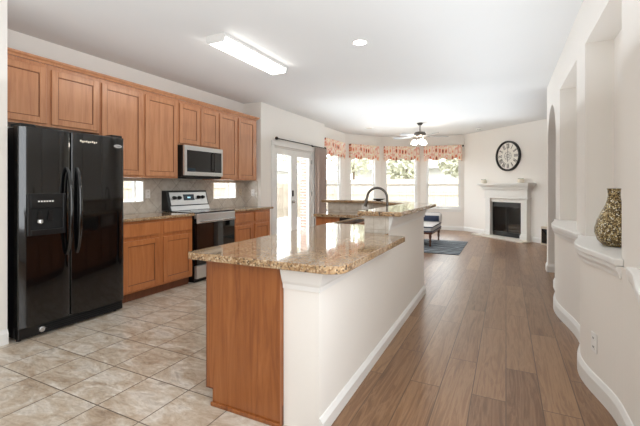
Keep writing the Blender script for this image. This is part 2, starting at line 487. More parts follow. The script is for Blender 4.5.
for nm, p, q, rot, win, lab in bay:
    L = math.dist(p, q); w = .92
    if nm == 'wall_bay_side': x0 = .28; x1 = x0+1.12
    elif nm == 'wall_bay_left': x0 = .20; x1 = x0+.97
    elif nm == 'wall_bay_center': x0 = .12; x1 = x0+.99
    else: x0 = .16; x1 = x0+.97
    ang = math.degrees(math.atan2(q[1]-p[1], q[0]-p[0]))
    wall_holes(nm, L, [(x0, x1, WZ0, WZ1)], (p[0], p[1], 0), ang, lab, thick=.12)
    WIN.append((p, ang, x0, x1, L))
wall_holes('wall_fireplace', 4.88, [(1.10, 2.06, .06, .87)], (A[0], A[1], 0), -45, 'angled wall carrying the fireplace and round clock')
struct(M().box(2.4, 2.5, -2.2, 8.12, 0, H).build('wall_hall_far', 'wall_paint'), 'side wall of the room beyond the arch', 'wall')

wall_holes('wall_rear', 6.9, [], (2.45, -2.2, 0), 180, 'plain wall behind the camera')  # unseen wall, put in to cut off sky light from the rear

# right wall: serpentine lower wall, niches, arch
BOWS = [(2.43, 3.62), (3.64, 5.28), (.9, 2.28)]
def xlow(y):
    for a, b in BOWS:
        if a < y < b: return .545-.092*(.5-.5*math.cos(2*math.pi*(y-a)/(b-a)))
    return .545
ys = [-2.2, .5]+[.9+i*.05 for i in range(int((5.28-.9)/.05)+1)]+[5.3, 5.5]
lowpath = [(xlow(y), y) for y in ys]
NICHE = [(.98, 1.60), (2.52, 3.55), (3.95, 5.10)]
NZ0, NZ1 = .83, 2.37
m = M()
m.prism(lowpath+[(.74, 5.5), (.74, -2.2)], 'z', 0, NZ0)
edges = [-2.2]+[v for n in NICHE for v in n]+[5.5]
for a, b in zip(edges[0::2], edges[1::2]): m.box(XR, .74, a, b, NZ0, H)
for a, b in NICHE:
    m.box(XR, .74, a, b, NZ1, H); m.box(.735, .80, a-.01, b+.01, NZ0, NZ1)
AY0, AY1 = 5.5, 6.45
cy, rr = (AY0+AY1)/2, (AY1-AY0)/2
arch = [(AY0, 2.36-rr*1.0)]+[(cy-rr*math.cos(t*math.pi/24), 2.36-rr+rr*math.sin(t*math.pi/24)) for t in range(1, 24)]+[(AY1, 2.36-rr)]
m.prism(arch+[(AY1, 0), (6.62, 0), (6.62, H), (AY0, H)], 'x', XR, .74)
struct(m.build('wall_right', 'wall_paint'), 'cream right wall with tall niches, wavy lower wall and narrow arch', 'wall')

# niche ledges
def ledge(a, b, label):
    n = 26; pts = []
    for i in range(n+1):
        y = a+(b-a)*i/n
        pts.append((min(xlow(y), .552), y))
    t = thing('niche_ledge', label, 'ledge', (.6, (a+b)/2, NZ0), 0, 'ledges under the wall niches')
    off = lambda pp, d: [(x-.6-d, y-(a+b)/2) for x, y in pp]
    M().prism(off(pts, .034)+[(.733-.6, b-(a+b)/2), (.733-.6, a-(a+b)/2)], 'z', .012, .045).build('shelf_top', 'trim_white', t, bevel=.008)
    M().sweep(off(pts, 0)[::-1], [(.0, -.055), (.010, -.055), (.014, -.035), (.024, -.018), (.026, .012), (0, .012)]).build('edge_moulding', 'trim_white', t)
    return t
# the niche part of each ledge is clipped to the opening, so the shelf starts at the niche edges
def ledge2(a, b, na, nb, label):
    n = 30
    t = thing('niche_ledge', label, 'ledge', (.6, (a+b)/2, NZ0), 0, 'ledges under the wall niches')
    c = (a+b)/2
    front = [(xlow(a+(b-a)*i/n)-.6-.034, a+(b-a)*i/n-c) for i in range(n+1)]
    poly = front+[(XR-.001-.6, b-c), (XR-.001-.6, nb-c), (.733-.6, nb-c), (.733-.6, na-c), (XR-.001-.6, na-c), (XR-.001-.6, a-c)]
    M().prism(poly, 'z', .002, .040).build('shelf_top', 'trim_white', t, bevel=.007)
    M().sweep([(xlow(a+(b-a)*i/n)-.6, a+(b-a)*i/n-c) for i in range(n+1)][::-1], [(.0005, -.062), (.010, -.062), (.014, -.040), (.025, -.020), (.027, .001), (.0005, .001)]).build('edge_moulding', 'trim_white', t)
    return t
ledge2(2.47, 3.585, 2.523, 3.547, 'white curved ledge under the niche that holds the mosaic vase')
ledge2(3.68, 5.24, 3.953, 5.097, 'white curved ledge under the empty niche nearest the arch')
ledge2(.95, 2.255, .983, 1.597, 'white curved ledge at the right edge of the photo')

# baseboards
BP = [(0.0005, 0), (.018, 0), (.018, .085), (.012, .10), (.006, .115), (0.0005, .118)]
def baseboard(name, path, label):
    return struct(M().sweep(path, BP).build(name, 'trim_white'), label, 'baseboard')
baseboard('baseboard_right', lowpath[::-1], 'white baseboard following the wavy right wall')
baseboard('baseboard_arch', [(XR, 6.62), (XR, AY1), (.74, AY1)], 'white baseboard on the far pier of the arch')
baseboard('baseboard_left', [(-3.60, 1.46), (-3.57, 1.46), (-3.57, 1.585)], 'white baseboard on the wall end by the refrigerator')
baseboard('baseboard_back', [E0, D, C, B, A, FW(.77)], 'white baseboard under the bay windows')
baseboard('baseboard_fireplace', [FW(2.30), FW(4.7)], 'white baseboard right of the fireplace')
# small ceiling-height details come later

# ------------------------------------------------------------------ windows and doors
def window(i, p, ang, x0, x1, label, valance_label):
    w = thing(f'window_{i}', label, 'window', (p[0], p[1], 0), ang, None, 'structure')
    f = M()
    yi, yo = .0, .12
    f.box(x0, x0+.035, .02, .10, WZ0, WZ1).box(x1-.035, x1, .02, .10, WZ0, WZ1)
    f.box(x0+.035, x1-.035, .02, .10, WZ0, WZ0+.035).box(x0+.035, x1-.035, .02, .10, WZ1-.035, WZ1)
    f.build('frame', 'trim_white', w)
    zm = 1.31
    lo = M(); a, b = x0+.035, x1-.035; z0, z1 = WZ0+.035, WZ1-.035
    for (za, zb, y) in ((z0, zm+.02, .045), (zm-.02, z1, .075)):
        k = M()
        k.box(a, a+.032, y, y+.026, za, zb).box(b-.032, b, y, y+.026, za, zb)
        k.box(a+.032, b-.032, y, y+.026, za, za+.034).box(a+.032, b-.032, y, y+.026, zb-.034, zb)
        sh = k.build('sash', 'trim_white', w)
        M().box(a+.032, b-.032, y+.011, y+.015, za+.034, zb-.034).build('pane', 'pane_glass', sh)
    lo.bm.free()
    M().box((a+b)/2-.03, (a+b)/2+.03, .032, .045, zm+.0, zm+.018).build('sash_lock', 'white_plastic', w)
    M().box(x0-.03, x1+.03, -.04, .02, WZ0-.03, WZ0, .004).build('sill', 'trim_white', w)
    M().box(x0-.02, x1+.02, -.012, 0, WZ0-.09, WZ0-.03).build('apron', 'trim_white', w)
    return w
labs = ['bay window beside the taupe curtain, first from the french doors', 'second bay window from the french doors', 'third bay window, behind the ceiling fan', 'rightmost bay window, next to the fireplace wall']
for i, (p, ang, x0, x1, L) in enumerate(WIN): window(i+1, p, ang, x0, x1, labs[i], None)
# slim backsplash windows
for j, (a, b, z0, z1) in enumerate(KW):
    w = thing(f'window_{5+j}', ['slim window in the backsplash beside the refrigerator', 'slim window in the backsplash right of the range'][j], 'window', (XL, a, 0), 90, None, 'structure')
    L = b-a; f = M()
    f.box(0, L, .0, .09, z0, z0+.012).box(0, L, .0, .09, z1-.012, z1).box(0, .012, .0, .09, z0+.012, z1-.012).box(L-.012, L, .0, .09, z0+.012, z1-.012)
    f.build('frame', 'trim_white', w)
    mx = L*.74
    M().box(mx-.012, mx+.012, .05, .08, z0+.012, z1-.012).build('mullion', 'trim_white', w)
    M().box(.012, mx-.012, .062, .066, z0+.012, z1-.012).build('pane', 'pane_glass', w)
    M().box(mx+.012, L-.012, .062, .066, z0+.012, z1-.012).build('pane', 'pane_glass', w)
# french doors
dr = thing('door_1', 'white french doors with tall glass panes opening to the patio', 'door', (XN, DY0, 0), 90, None, 'structure')
W = DY1-DY0
f = M()
f.box(-.075, 0.01, -.018, .02, 0, DZ+.01).box(W-.01, W+.075, -.018, .02, 0, DZ+.01).box(-.075, W+.075, -.018, .02, DZ-.005, DZ+.085)
f.box(0, .03, .02, .14, 0, DZ).box(W-.03, W, .02, .14, 0, DZ).box(.03, W-.03, .02, .14, DZ-.03, DZ)
f.build('casing', 'trim_white', dr)
for k in (0, 1):
    a = .033+k*(W/2-.031); b = a+W/2-.035
    z0, z1 = .012, DZ-.034; q = M(); st = .105
    q.box(a, a+st, .03, .075, z0, z1).box(b-st, b, .03, .075, z0, z1).box(a+st, b-st, .03, .075, z0, z0+.24).box(a+st, b-st, .03, .075, z1-.10, z1)
    for u, v, za, zb in ((a+st, a+st+.02, z0+.24, z1-.10), (b-st-.02, b-st, z0+.24, z1-.10)): q.box(u, v, .022, .08, za, zb)
    q.box(a+st+.02, b-st-.02, .022, .08, z0+.24, z0+.26).box(a+st+.02, b-st-.02, .022, .08, z1-.12, z1-.10)
    lf = q.build('door_leaf', 'trim_white', dr)
    M().box(a+st+.02, b-st-.02, .05, .056, z0+.26, z1-.12).build('glass_pane', 'pane_glass', lf)
    if k == 0:
        h = M().lathe([(.028, 0), (.028, -.012), (.014, -.016), (.014, -.028), (.026, -.034), (.028, -.048), (.018, -.06), (.004, -.062)], (b-.05, .03, .95), 16, 'y')
        h.build('door_knob', 'steel', lf, smooth=True)
        M().box(b-.075, b-.028, .012, .03, 1.06, 1.18, .004).build('deadbolt', 'bronze', lf)
    hx = a-.004 if k == 0 else b+.004
    for hz in (.3, 1.1, 1.8): M().box(hx-.012, hx+.012, .02, .03, hz-.045, hz+.045).build('hinge', 'steel', lf)
tag(dr)

# ------------------------------------------------------------------ outdoors
struct(M().prism([(-40, -20), (30, -20), (30, 60), (-40, 60)], 'z', -.5, -.35).build('ground_patio', 'concrete'), 'pale ground outside the windows', 'ground')
def fence(name, loc, rot, length, top, label):
    t = thing(name, label, 'fence', loc, rot)
    b = M(); x = 0
    while x < length:
        b.box(x, x+.135, 0, .02, -.33, top+random.uniform(-.012, .012)); x += .142
    b.build('board_panel', 'fence_wood', t)
    for z in (.1, top*.55, top-.25): M().box(0, length, -.04, 0, z, z+.09).build('rail', 'fence_wood', t)
    for k in range(int(length//2.4)+1): M().box(k*2.4, k*2.4+.09, .02, .11, -.35, top-.05).build('post', 'fence_wood', t)
fence('wood_fence', (-12, 17, 0), 0, 17, 1.62, 'pale wooden fence seen through the bay windows')
fence('wood_fence', (-10.5, 2.0, 0), 90, 14.8, 1.45, 'pale wooden fence seen through the french doors')
hs = thing('neighbor_house', 'pale neighbouring house with grey gabled roof beyond the fence', 'house', (-17, 20, -.35), 0)
M().box(-4, 4, -3, 3, 0, 2.6).build('house_wall', 'siding', hs)
M().prism([(-4.4, 2.6), (4.4, 2.6), (0, 4.3)], 'y', -3.3, 3.3).build('roof', 'roof_gray', hs)
hs = thing('neighbor_house', 'long pale neighbouring house beyond the back fence', 'house', (-2, 26, -.35), 0)
M().box(-7, 7, -3, 3, 0, 2.7).build('house_wall', 'siding', hs)
M().prism([(-3.4, 2.7), (3.4, 2.7), (0, 4.6)], 'x', -7.4, 7.4).build('roof', 'roof_gray', hs)
def tree(loc, h, r, label):
    t = thing('leafy_tree', label, 'tree', loc)
    M().tube([(0, 0, 0), (.05, 0, h*.35), (0, .05, h*.75)], [.14, .1, .05], 8).build('trunk', 'trunk', t, smooth=True)
    f = M()
    for k in range(900):
        u = Vector((random.gauss(0, 1), random.gauss(0, 1), random.gauss(0, 1))).normalized()*r*random.uniform(.55, 1.05)
        c = Vector((0, 0, h*.78))+Vector((u.x, u.y, u.z*.85)); a = random.uniform(.10, .2)
        d1 = Vector((random.uniform(-1, 1), random.uniform(-1, 1), random.uniform(-1, 1))).normalized(); d2 = d1.orthogonal().normalized()
        f.bm.faces.new([f.bm.verts.new(c+p) for p in (d1*a, d2*a*.5, -d1*a, -d2*a*.5)])
    f.build('foliage', 'foliage', t)
tree((-15.5, 26, -.35), 6.2, 1.9, 'leafy green tree visible at the top of the left french door')
tree((-8.2, 21, -.35), 4.6, 1.5, 'leafy tree behind the back fence')
for tx, ty, hh, tl in ((-4.9, 20.5, 3.6, 'leafy tree behind the fence seen through the third bay window'), (-2.1, 20, 3.9, 'leafy tree behind the fence seen through the rightmost bay window, left half'), (.6, 20.6, 3.4, 'leafy tree behind the fence seen through the rightmost bay window, right half')):
    tree((tx, ty, -.35), hh, 1.1, tl)
bc = thing('brick_column', 'brick porch column seen through the right french door', 'column', (-4.66, 8.86, -.35))
M().box(-.2, .2, -.2, .2, 0, 3.1).build('shaft', 'brick', bc)
M().box(-.3, .3, -.3, .3, 0, .12).build('plinth', 'concrete', bc)

# ------------------------------------------------------------------ kitchen, left run
FZ = .84      # top of base cabinets
def base_unit(label, y0, y1, doors, drawers):
    t = thing('base_cabinet', label, 'cabinet', (XL, y0, 0), 90, 'honey wood base cabinets along the kitchen wall')
    L = y1-y0
    M().box(0, L, -.59, -.004, .10, .875).build('body', 'cabinet_wood_base', t)
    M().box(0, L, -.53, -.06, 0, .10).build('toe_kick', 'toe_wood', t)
    for a, b in doors: M().door(a-y0, b-y0, .125, .665, -.611).build('door', 'cabinet_wood_base', t)
    for a, b in drawers: M().box(a-y0, b-y0, -.611, -.591, .705, .850, .006, 2).build('drawer', 'cabinet_wood_base', t)
    return t
base_unit('honey wood base cabinet between the refrigerator and the range', 2.60, 3.615, [(2.63, 3.09), (3.155, 3.60)], [(2.63, 3.09), (3.155, 3.60)])
base_unit('honey wood base cabinet right of the range', 4.43, 5.40, [(4.46, 4.89), (4.955, 5.36)], [(4.46, 4.89), (4.955, 5.36)])
def upper_unit(label, y0, y1, z0, doors):
    t = thing('wall_cabinet', label, 'cabinet', (XL, y0, z0), 90, 'honey wood wall cabinets above the counter')
    L = y1-y0; h = 2.41-z0
    M().box(0, L, -.32, -.004, 0, h).build('body', 'cabinet_wood', t)
    for a, b in doors: M().door(a-y0, b-y0, .022, 2.368-z0, -.341).build('door', 'cabinet_wood', t)
    return t
upper_unit('short honey wood wall cabinet above the black refrigerator', 1.60, 2.556, 1.822, [(1.635, 2.035), (2.08, 2.54)])
upper_unit('tall two-door wall cabinet between refrigerator and microwave', 2.557, 3.629, 1.363, [(2.577, 3.083), (3.122, 3.61)])
upper_unit('short two-door wall cabinet above the microwave', 3.630, 4.412, 1.815, [(3.65, 4.015), (4.044, 4.397)])
upper_unit('tall two-door wall cabinet right of the microwave', 4.413, 5.385, 1.363, [(4.43, 4.84), (4.88, 5.315)])
struct(M().sweep([(XL+.341, 1.60), (XL+.341, 5.385), (XL+.005, 5.385)], [(-.02, 2.411), (.004, 2.411), (.010, 2.425), (.028, 2.44), (.030, 2.455), (-.02, 2.455)]).build('trim_1', 'cabinet_wood'), 'wood crown strip along the top of the wall cabinets', 'trim')
# counters
for a, b, lab in ((2.575, 3.63, 'speckled granite counter between refrigerator and range'), (4.41, 5.452, 'speckled granite counter right of the range')):
    o = M().box(-(b-a)/2, (b-a)/2, -.635, -.004, 0, .035).build('countertop', 'granite', None, (XL, (a+b)/2, .877), 90, bevel=.012)
    tag(o, lab, 'countertop')
# backsplash tile
m = M()
xs = [2.56, KW[0][0], KW[0][1], KW[1][0], KW[1][1], 5.455]
for a, b, hole in ((xs[0], xs[1], None), (xs[1], xs[2], KW[0]), (xs[2], xs[3], None), (xs[3], xs[4], KW[1]), (xs[4], xs[5], None)):
    for z0, z1 in ([(.914, 1.361)] if not hole else [(.914, hole[2]), (hole[3], 1.361)]): m.box(XL+.0005, XL+.011, a, b, z0, z1)
m.box(XL+.011, XN-.06, 5.449, 5.4595, .914, 1.361)
struct(m.build('backsplash_tile', 'splash_tile'), 'diagonal grey-beige stone tile backsplash', 'backsplash')

# refrigerator
fr = thing('refrigerator', 'black side-by-side refrigerator with ice dispenser', 'refrigerator', (-4.16, 1.62, 0), 90)
FL = .935; yb, yd, yf = -.59, -.592, -.69
M().box(.008, FL-.008, yb, 0, .02, 1.735, .006).build('cabinet_body', 'plastic_black', fr)
sp = .408
def fridge_door(a, b, name):
    q = M(); n = 10; pts = []
    for i in range(n+1):
        u = i/n; bul = .016*(1-(2*u-1)**2); ed = .012 if i in (0, n) else 0
        pts.append((a+(b-a)*u, yf+.016-bul+ed))
    q.prism(pts+[(b, yd), (a, yd)], 'z', .105, 1.745)
    return q.build(name, 'appliance_black', fr, smooth=True, bevel=.006)
d1 = fridge_door(.004, sp-.004, 'freezer_door'); d2 = fridge_door(sp+.004, FL-.004, 'fridge_door')
for d, x, sgn in ((d1, sp-.036, -1), (d2, sp+.040, 1)):
    pts = []
    for i in range(15):
        u = i/14; z = .66+.76*u; b = math.sin(math.pi*u)**.5
        pts.append((x+sgn*.006*(1-b), yf+.006-.058*b, z))
    M().tube(pts, [.014+.006*math.sin(math.pi*i/14) for i in range(15)], 10).build('handle', 'appliance_black', d, smooth=True)
# dispenser
a0, a1 = .052, .345
q = M()
q.box(a0, a0+.022, yf-.014, yf+.03, .85, 1.195, .003).box(a1-.022, a1, yf-.014, yf+.03, .85, 1.195, .003)
q.box(a0+.022, a1-.022, yf-.014, yf+.03, 1.075, 1.195, .003).box(a0+.022, a1-.022, yf-.018, yf+.03, .85, .895, .003)
dp = q.build('dispenser', 'plastic_black', d1)
M().box(a0+.022, a1-.022, yf-.002, yf+.006, .895, 1.075).build('recess', 'dark_gap', dp)
M().prism([(a0+.07, .98), (a0+.115, .98), (a0+.105, 1.05), (a0+.08, 1.05)], 'y', yf-.013, yf-.004).build('paddle', 'plastic_black', dp)
M().prism([(a0+.145, .97), (a0+.195, .97), (a0+.18, 1.05), (a0+.16, 1.05)], 'y', yf-.013, yf-.004).build('paddle', 'plastic_black', dp)
M().lathe([(.018, 0), (.026, .01), (.022, .035)], (a0+.09, yf-.012, .945), 14).build('spout_light', 'steel', dp, smooth=True)
for i in range(6): M().box(a0+.075+i*.021, a0+.088+i*.021, yf-.0165, yf-.013, 1.125, 1.137).build('button', 'white_plastic', dp)
M().box(.01, FL-.01, yf+.035, yb, .015, .10, .004).build('grille', 'plastic_black', fr)
for k in range(4): M().box(.16, FL-.04, yf+.026, yf+.036, .026+k*.018, .036+k*.018).build('grille_slat', 'dark_gap', fr)
M().lathe([(.024, 0), (.024, -.014), (.018, -.02), (.004, -.021)], (.175, yf+.03, .058), 18, 'y').build('filter_cap', 'logo_silver', fr, smooth=True)
for x in (.02, FL-.13): M().box(x, x+.11, yf+.03, yb+.08, 1.745, 1.768, .004).build('hinge_cover', 'plastic_black', fr)
for x in (.03, FL-.07): M().lathe([(.018, 0), (.018, .03)], (x, yf+.075, 0), 10).build('foot', 'plastic_black', fr)
xo = FL-.085
M().lathe([(.044, 0), (.044, -.004), (.039, -.006), (.002, -.006)], (0, 0, 0), 24, 'y').build('logo', 'logo_silver', d2, (xo, yf+.006, 1.655)).scale = (1, 1, .42)
M().tube([(xo-.026, yf-.001, 1.653), (xo-.01, yf-.001, 1.659), (xo+.004, yf-.001, 1.651), (xo+.026, yf-.001, 1.657)], .0022, 6).build('logo_script', 'slot_dark', d2)
q = M()
for i in range(9):
    hh = [.018, .012, .012, .016, .012, .012, .018, .012, .014][i]
    q.box(sp+.07+i*.018, sp+.082+i*.018, yf-.001, yf+.006, 1.662-(.006 if i % 3 == 1 else 0), 1.662+hh)
q.build('letter_badge', 'candle_wax', d2)

# microwave
mw = thing('microwave', 'stainless over-range microwave with dark glass door', 'microwave', (XL, 3.637, 1.385), 90)
ML = .755; hm = .425
M().box(0, ML, -.40, -.006, .0, hm, .003).build('case', 'plastic_black', mw)
fb = M()
x0, x1, z0, z1 = .004, ML-.004, .02, hm-.004; yw = -.432
fb.box(x0, x1, yw, -.402, z1-.062, z1, .004).box(x0, x1, yw, -.402, z0, z0+.052, .004).box(x0, x0+.045, yw, -.402, z0+.052, z1-.062, .003).box(x1-.025, x1, yw, -.402, z0+.052, z1-.062, .003)
dm = fb.build('door', 'steel_bright', mw)
M().box(x0+.045, x0+.53, yw+.006, -.402, z0+.052, z1-.062).build('window', 'glass_black', dm)
M().box(x0+.533, x1-.025, yw+.007, -.402, z0+.052, z1-.062).build('control_panel', 'glass_black', dm)
M().box(x0+.055, x0+.20, yw+.004, yw+.006, z0+.062, z0+.10).build('display', 'display', dm)
M().tube([(x0+.545, yw, z0+.06), (x0+.545, yw-.03, z0+.08), (x0+.545, yw-.03, z1-.09), (x0+.545, yw, z1-.07)], .008, 8).build('handle', 'glass_black', dm, smooth=True)
M().box(.04, ML-.04, -.42, -.05, -.016, .0).build('vent', 'dark_gap', mw)

# range
rg = thing('range', 'stainless electric range with black glass oven door', 'range', (XL, 3.638, 0), 90)
RL = .765
M().box(0, RL, -.60, -.01, .03, .905).build('body', 'plastic_black', rg)
M().box(-.003, RL+.003, -.645, -.09, .905, .922, .004).build('cooktop', 'glass_black', rg)
for x, y, r in ((.2, -.24, .075), (.56, -.24, .09), (.2, -.47, .1), (.56, -.47, .075)):
    M().lathe([(r, 0), (r, .0015), (r-.006, .0015), (r-.006, 0)], (x, y, .922), 28, 'z', True).build('burner_ring', 'slot_dark', rg)
od = M().box(.004, RL-.004, -.645, -.602, .235, .845, .005).build('oven_door', 'glass_black', rg)
M().box(.004, RL-.004, -.651, -.602, .775, .902, .005).build('front_rail', 'steel_bright', rg)
hb = M().tube([(.05, -.69, .80), (RL-.05, -.69, .80)], .012, 10); hb.box(.05, .07, -.69, -.65, .79, .81).box(RL-.07, RL-.05, -.69, -.65, .79, .81)
hb.build('handle', 'steel', od, smooth=True)
M().box(.004, RL-.004, -.648, -.602, .06, .225, .005).build('drawer', 'steel_bright', rg)
M().box(.03, RL-.03, -.58, -.03, 0, .03).build('plinth', 'dark_gap', rg)
M().prism([(-.16, .925), (-.006, .925), (-.006, 1.20), (-.085, 1.20)], 'x', .0, RL).build('backguard', 'plastic_black', rg)
# sloped stainless console
def slope(z): return -.16+.075*(z-.925)/.275-.003
q = M()
q.prism([(slope(1.00), 1.00), (slope(1.00)+.004, 1.00), (slope(1.175)+.004, 1.175), (slope(1.175), 1.175)], 'x', .05, RL-.02)
q.prism([(-.172, .925), (-.158, .925), (slope(.985)+.004, .985), (slope(.985)-.004, .985)], 'x', .03, RL-.01)
cs = q.build('console', 'steel_bright', rg)
q = M(); q.prism([(slope(1.06)-.003, 1.06), (slope(1.06)+.003, 1.06), (slope(1.145)+.003, 1.145), (slope(1.145)-.003, 1.145)], 'x', .285, .49); q.build('display', 'display', cs)
q = M()
for i in range(3): q.prism([(slope(1.09)-.005, 1.09), (slope(1.09)-.002, 1.09), (slope(1.11)-.002, 1.11), (slope(1.11)-.005, 1.11)], 'x', .36+i*.02, .372+i*.02)
q.build('clock_digits', 'display_text', cs)
for x in (.115, .205, .57, .655):
    M().lathe([(.026, .004), (.026, -.012), (.021, -.02), (.021, -.034), (.004, -.036)], (x, slope(1.10)-.001, 1.10), 16, 'y').build('knob', 'plastic_black', rg, smooth=True)

# ------------------------------------------------------------------ peninsula
CZ = .875; CT = .04
lowW = CZ-CT
for nm, poly, zt, lab in (
        ('wall_peninsula_low', [(-1.05, 1.69), (-.842, 1.69), (-.854, 2.99), (-1.05, 2.99)], lowW, 'cream low half wall with a post end under the granite counter'),
        ('wall_peninsula_high', [(-1.05, 2.99), (-.854, 2.99), (-.87, 4.52), (-1.05, 4.56)], 1.012, 'cream raised half wall under the bar top'),
        ('wall_peninsula_corner', [(-1.05, 4.56), (-.87, 4.52), (-1.66, 5.42), (-1.74, 5.28)], 1.012, 'diagonal corner piece of the raised half wall'),
        ('wall_peninsula_far', [(-1.74, 5.28), (-1.66, 5.42), (-2.48, 5.42), (-2.48, 5.28)], 1.012, 'far leg of the raised half wall')):
    struct(M().prism(poly, 'z', 0, zt).build(nm, 'wall_paint'), lab, 'wall')
BP = [(.0005, 0), (.022, 0), (.022, .062), (.015, .072), (.006, .084), (.0005, .086)]
baseboard('baseboard_peninsula', [(-.842, 1.69), (-.87, 4.52), (-1.66, 5.42), (-2.46, 5.42)], 'white baseboard along the hall side of the half wall')
# moulding under the counter and under the bar
cap = [(.0005, lowW-.115), (.008, lowW-.115), (.010, lowW-.09), (.018, lowW-.075), (.034, lowW-.022), (.036, lowW-.001), (.0005, lowW-.001)]
struct(M().sweep([(-1.05, 1.69), (-.842, 1.69), (-.854, 2.98)], cap).build('trim_2', 'trim_white'), 'white moulding under the lower granite counter', 'trim')
cap2 = [(o, z-lowW+1.012) for o, z in cap]
struct(M().sweep([(-.854, 2.99), (-.87, 4.52), (-1.66, 5.42)], cap2).build('trim_3', 'trim_white'), 'white moulding under the raised granite bar', 'trim')
# lower granite
def arc(cx, cy, r, a0, a1, n=6): return [(cx+r*math.cos(R(a0+(a1-a0)*i/n)), cy+r*math.sin(R(a0+(a1-a0)*i/n))) for i in range(n+1)]
XC0, XC1, YC0 = -1.655, -.685, 1.60
outer = [(XC0+.02, YC0)]+arc(XC1-.10, YC0+.10, .10, -90, 0)+[(XC1, 2.84), (XC1-.02, 2.86), (-.852, 2.86), (-.852, 2.978), (-1.062, 2.978), (-1.062, 4.55), (-1.748, 5.268), (-2.42, 5.268), (-2.42, 4.68), (XC0, 4.68), (XC0, YC0+.02)]
hole = [(-1.60, 3.55), (-1.27, 3.55), (-1.27, 4.27), (-1.60, 4.27)]
o = M().holed(outer, [hole], lowW+.001, CZ).build('peninsula_countertop', 'granite', None, bevel=.014, seg=4)
tag(o, 'large glossy granite counter on the kitchen peninsula in the foreground', 'countertop')
# bar top
bar = arc(-.74-.03, 2.925+.03, .03, -90, 0, 4)+[(-.74, 4.60)]+[(-1.60, 5.58), (-2.57, 5.58), (-2.57, 5.22), (-1.80, 5.22), (-1.105, 4.53), (-1.105, 2.925)]
o = M().prism(bar, 'z', 1.0135, 1.052).build('bar_top', 'granite', None, bevel=.013, seg=4)
tag(o, 'raised granite bar top on the half wall behind the sink', 'countertop')
# tile on the raised part
m = M()
m.box(-1.05, -.855, 2.980, 2.9895, CZ+.0005, 1.011)
m.box(-1.0595, -1.0505, 2.98, 4.545, CZ+.0005, 1.011)
m.prism([(-1.0505, 4.567), (-1.742, 5.279), (-1.746, 5.27), (-1.0595, 4.557)], 'z', CZ+.0005, 1.011)
m.box(-2.46, -1.752, 5.270, 5.2795, CZ+.0005, 1.011)
struct(m.build('backsplash_peninsula', 'splash_small'), 'beige stone tile facing the raised bar wall', 'backsplash')
# base cabinets of the peninsula: kitchen side faces -x
ph = thing('peninsula_cabinet', 'large wooden end cabinet of the peninsula facing the camera', 'cabinet', (-1.053, 1.66, 0), 0)
M().box(-.475, 0, .02, .83, .10, lowW-.001).build('body', 'panel_wood', ph)
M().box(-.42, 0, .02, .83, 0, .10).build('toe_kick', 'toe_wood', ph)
M().prism([(-.497, .10), (-.455, .10), (-.455, .0), (0, 0), (0, lowW-.001), (-.497, lowW-.001)], 'y', 0, .019).build('end_panel', 'panel_wood', ph)
M().prism([(-.503, .092), (-.452, .092), (-.452, .1), (-.4965, .1), (-.4965, lowW-.001), (-.503, lowW-.001)], 'y', -.001, .03).build('edge_strip', 'toe_wood', ph)
M().box(-.462, 0, -.012, 0, 0, .022, .004).build('shoe_moulding', 'panel_wood', ph)
M().box(-.497, -.476, .02, .83, .10, lowW-.001).build('face_frame', 'panel_wood', ph)
q = M(); q.door(-.40, -.01, .125, .66, 0)
def side_front(y0, y1, z0, z1, parent, nm):
    q = M(); L = y1-y0
    if nm == 'door': q.door(0, L, 0, z1-z0, 0)
    else: q.box(0, L, 0, .02, 0, z1-z0, .006)
    q.build(nm, 'cabinet_wood_base', parent, (-.518, y1, z0), -90)
q.bm.free()
for a, b in ((.05, .42), (.45, .81)):
    side_front(a, b, .125, .63, ph, 'door'); side_front(a, b, .66, .805, ph, 'drawer')
pc = thing('peninsula_cabinet', 'wooden sink base cabinet behind the raised bar', 'cabinet', (-1.053, 2.495, 0), 0)
M().box(-.475, -.012, 0, 1.0, .10, .60).build('body', 'cabinet_wood_base', pc)
M().box(-.475, -.44, 1.0, 2.17, .10, .834).build('front_panel', 'cabinet_wood_base', pc)
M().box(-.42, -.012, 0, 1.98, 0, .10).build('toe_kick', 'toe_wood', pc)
for a, b in ((.03, .50), (.53, 1.0), (1.07, 1.5), (1.53, 1.98)): side_front(a, b, .125, .63, pc, 'door')
# far leg
fc = thing('peninsula_cabinet', 'wooden cabinet at the far left end of the peninsula', 'cabinet', (-2.40, 4.73, 0), 0)
M().box(0, .36, 0, .53, .10, lowW-.001).build('body', 'cabinet_wood_base', fc)
M().box(0, .36, .06, .53, 0, .10).build('toe_kick', 'toe_wood', fc)
M().box(.015, .345, -.02, -.001, .68, .815, .005).build('drawer', 'cabinet_wood_base', fc)
M().door(.015, .345, .125, .65, -.021).build('door', 'cabinet_wood_base', fc)
dw = thing('dishwasher', 'black dishwasher under the far leg of the peninsula', 'dishwasher', (-2.035, 4.73, 0), 0)
M().box(0, .40, 0, .40, .10, lowW-.002).build('tub', 'plastic_black', dw)
M().box(.003, .397, -.025, -.001, .12, .70, .006).build('door', 'appliance_black', dw)
M().box(.003, .397, -.028, -.001, .705, .83, .006).build('control_strip', 'plastic_black', dw)
M().box(.01, .39, .05, .40, 0, .10).build('toe_kick', 'dark_gap', dw)
# sink
sk = thing('sink', 'stainless undermount kitchen sink beside the faucet', 'sink', (-1.435, 3.91, .66), 0)
q = M(); w2, l2 = .163, .358
q.box(-w2, w2, -l2, l2, 0, .01).box(-w2, -w2+.008, -l2, l2, .01, .205).box(w2-.008, w2, -l2, l2, .01, .205).box(-w2+.008, w2-.008, -l2, -l2+.008, .01, .205).box(-w2+.008, w2-.008, l2-.008, l2, .01, .205)
q.build('basin', 'steel', sk)
M().lathe([(.04, 0), (.04, .004), (.02, .005)], (0, 0, .01), 18).build('drain', 'steel', sk)
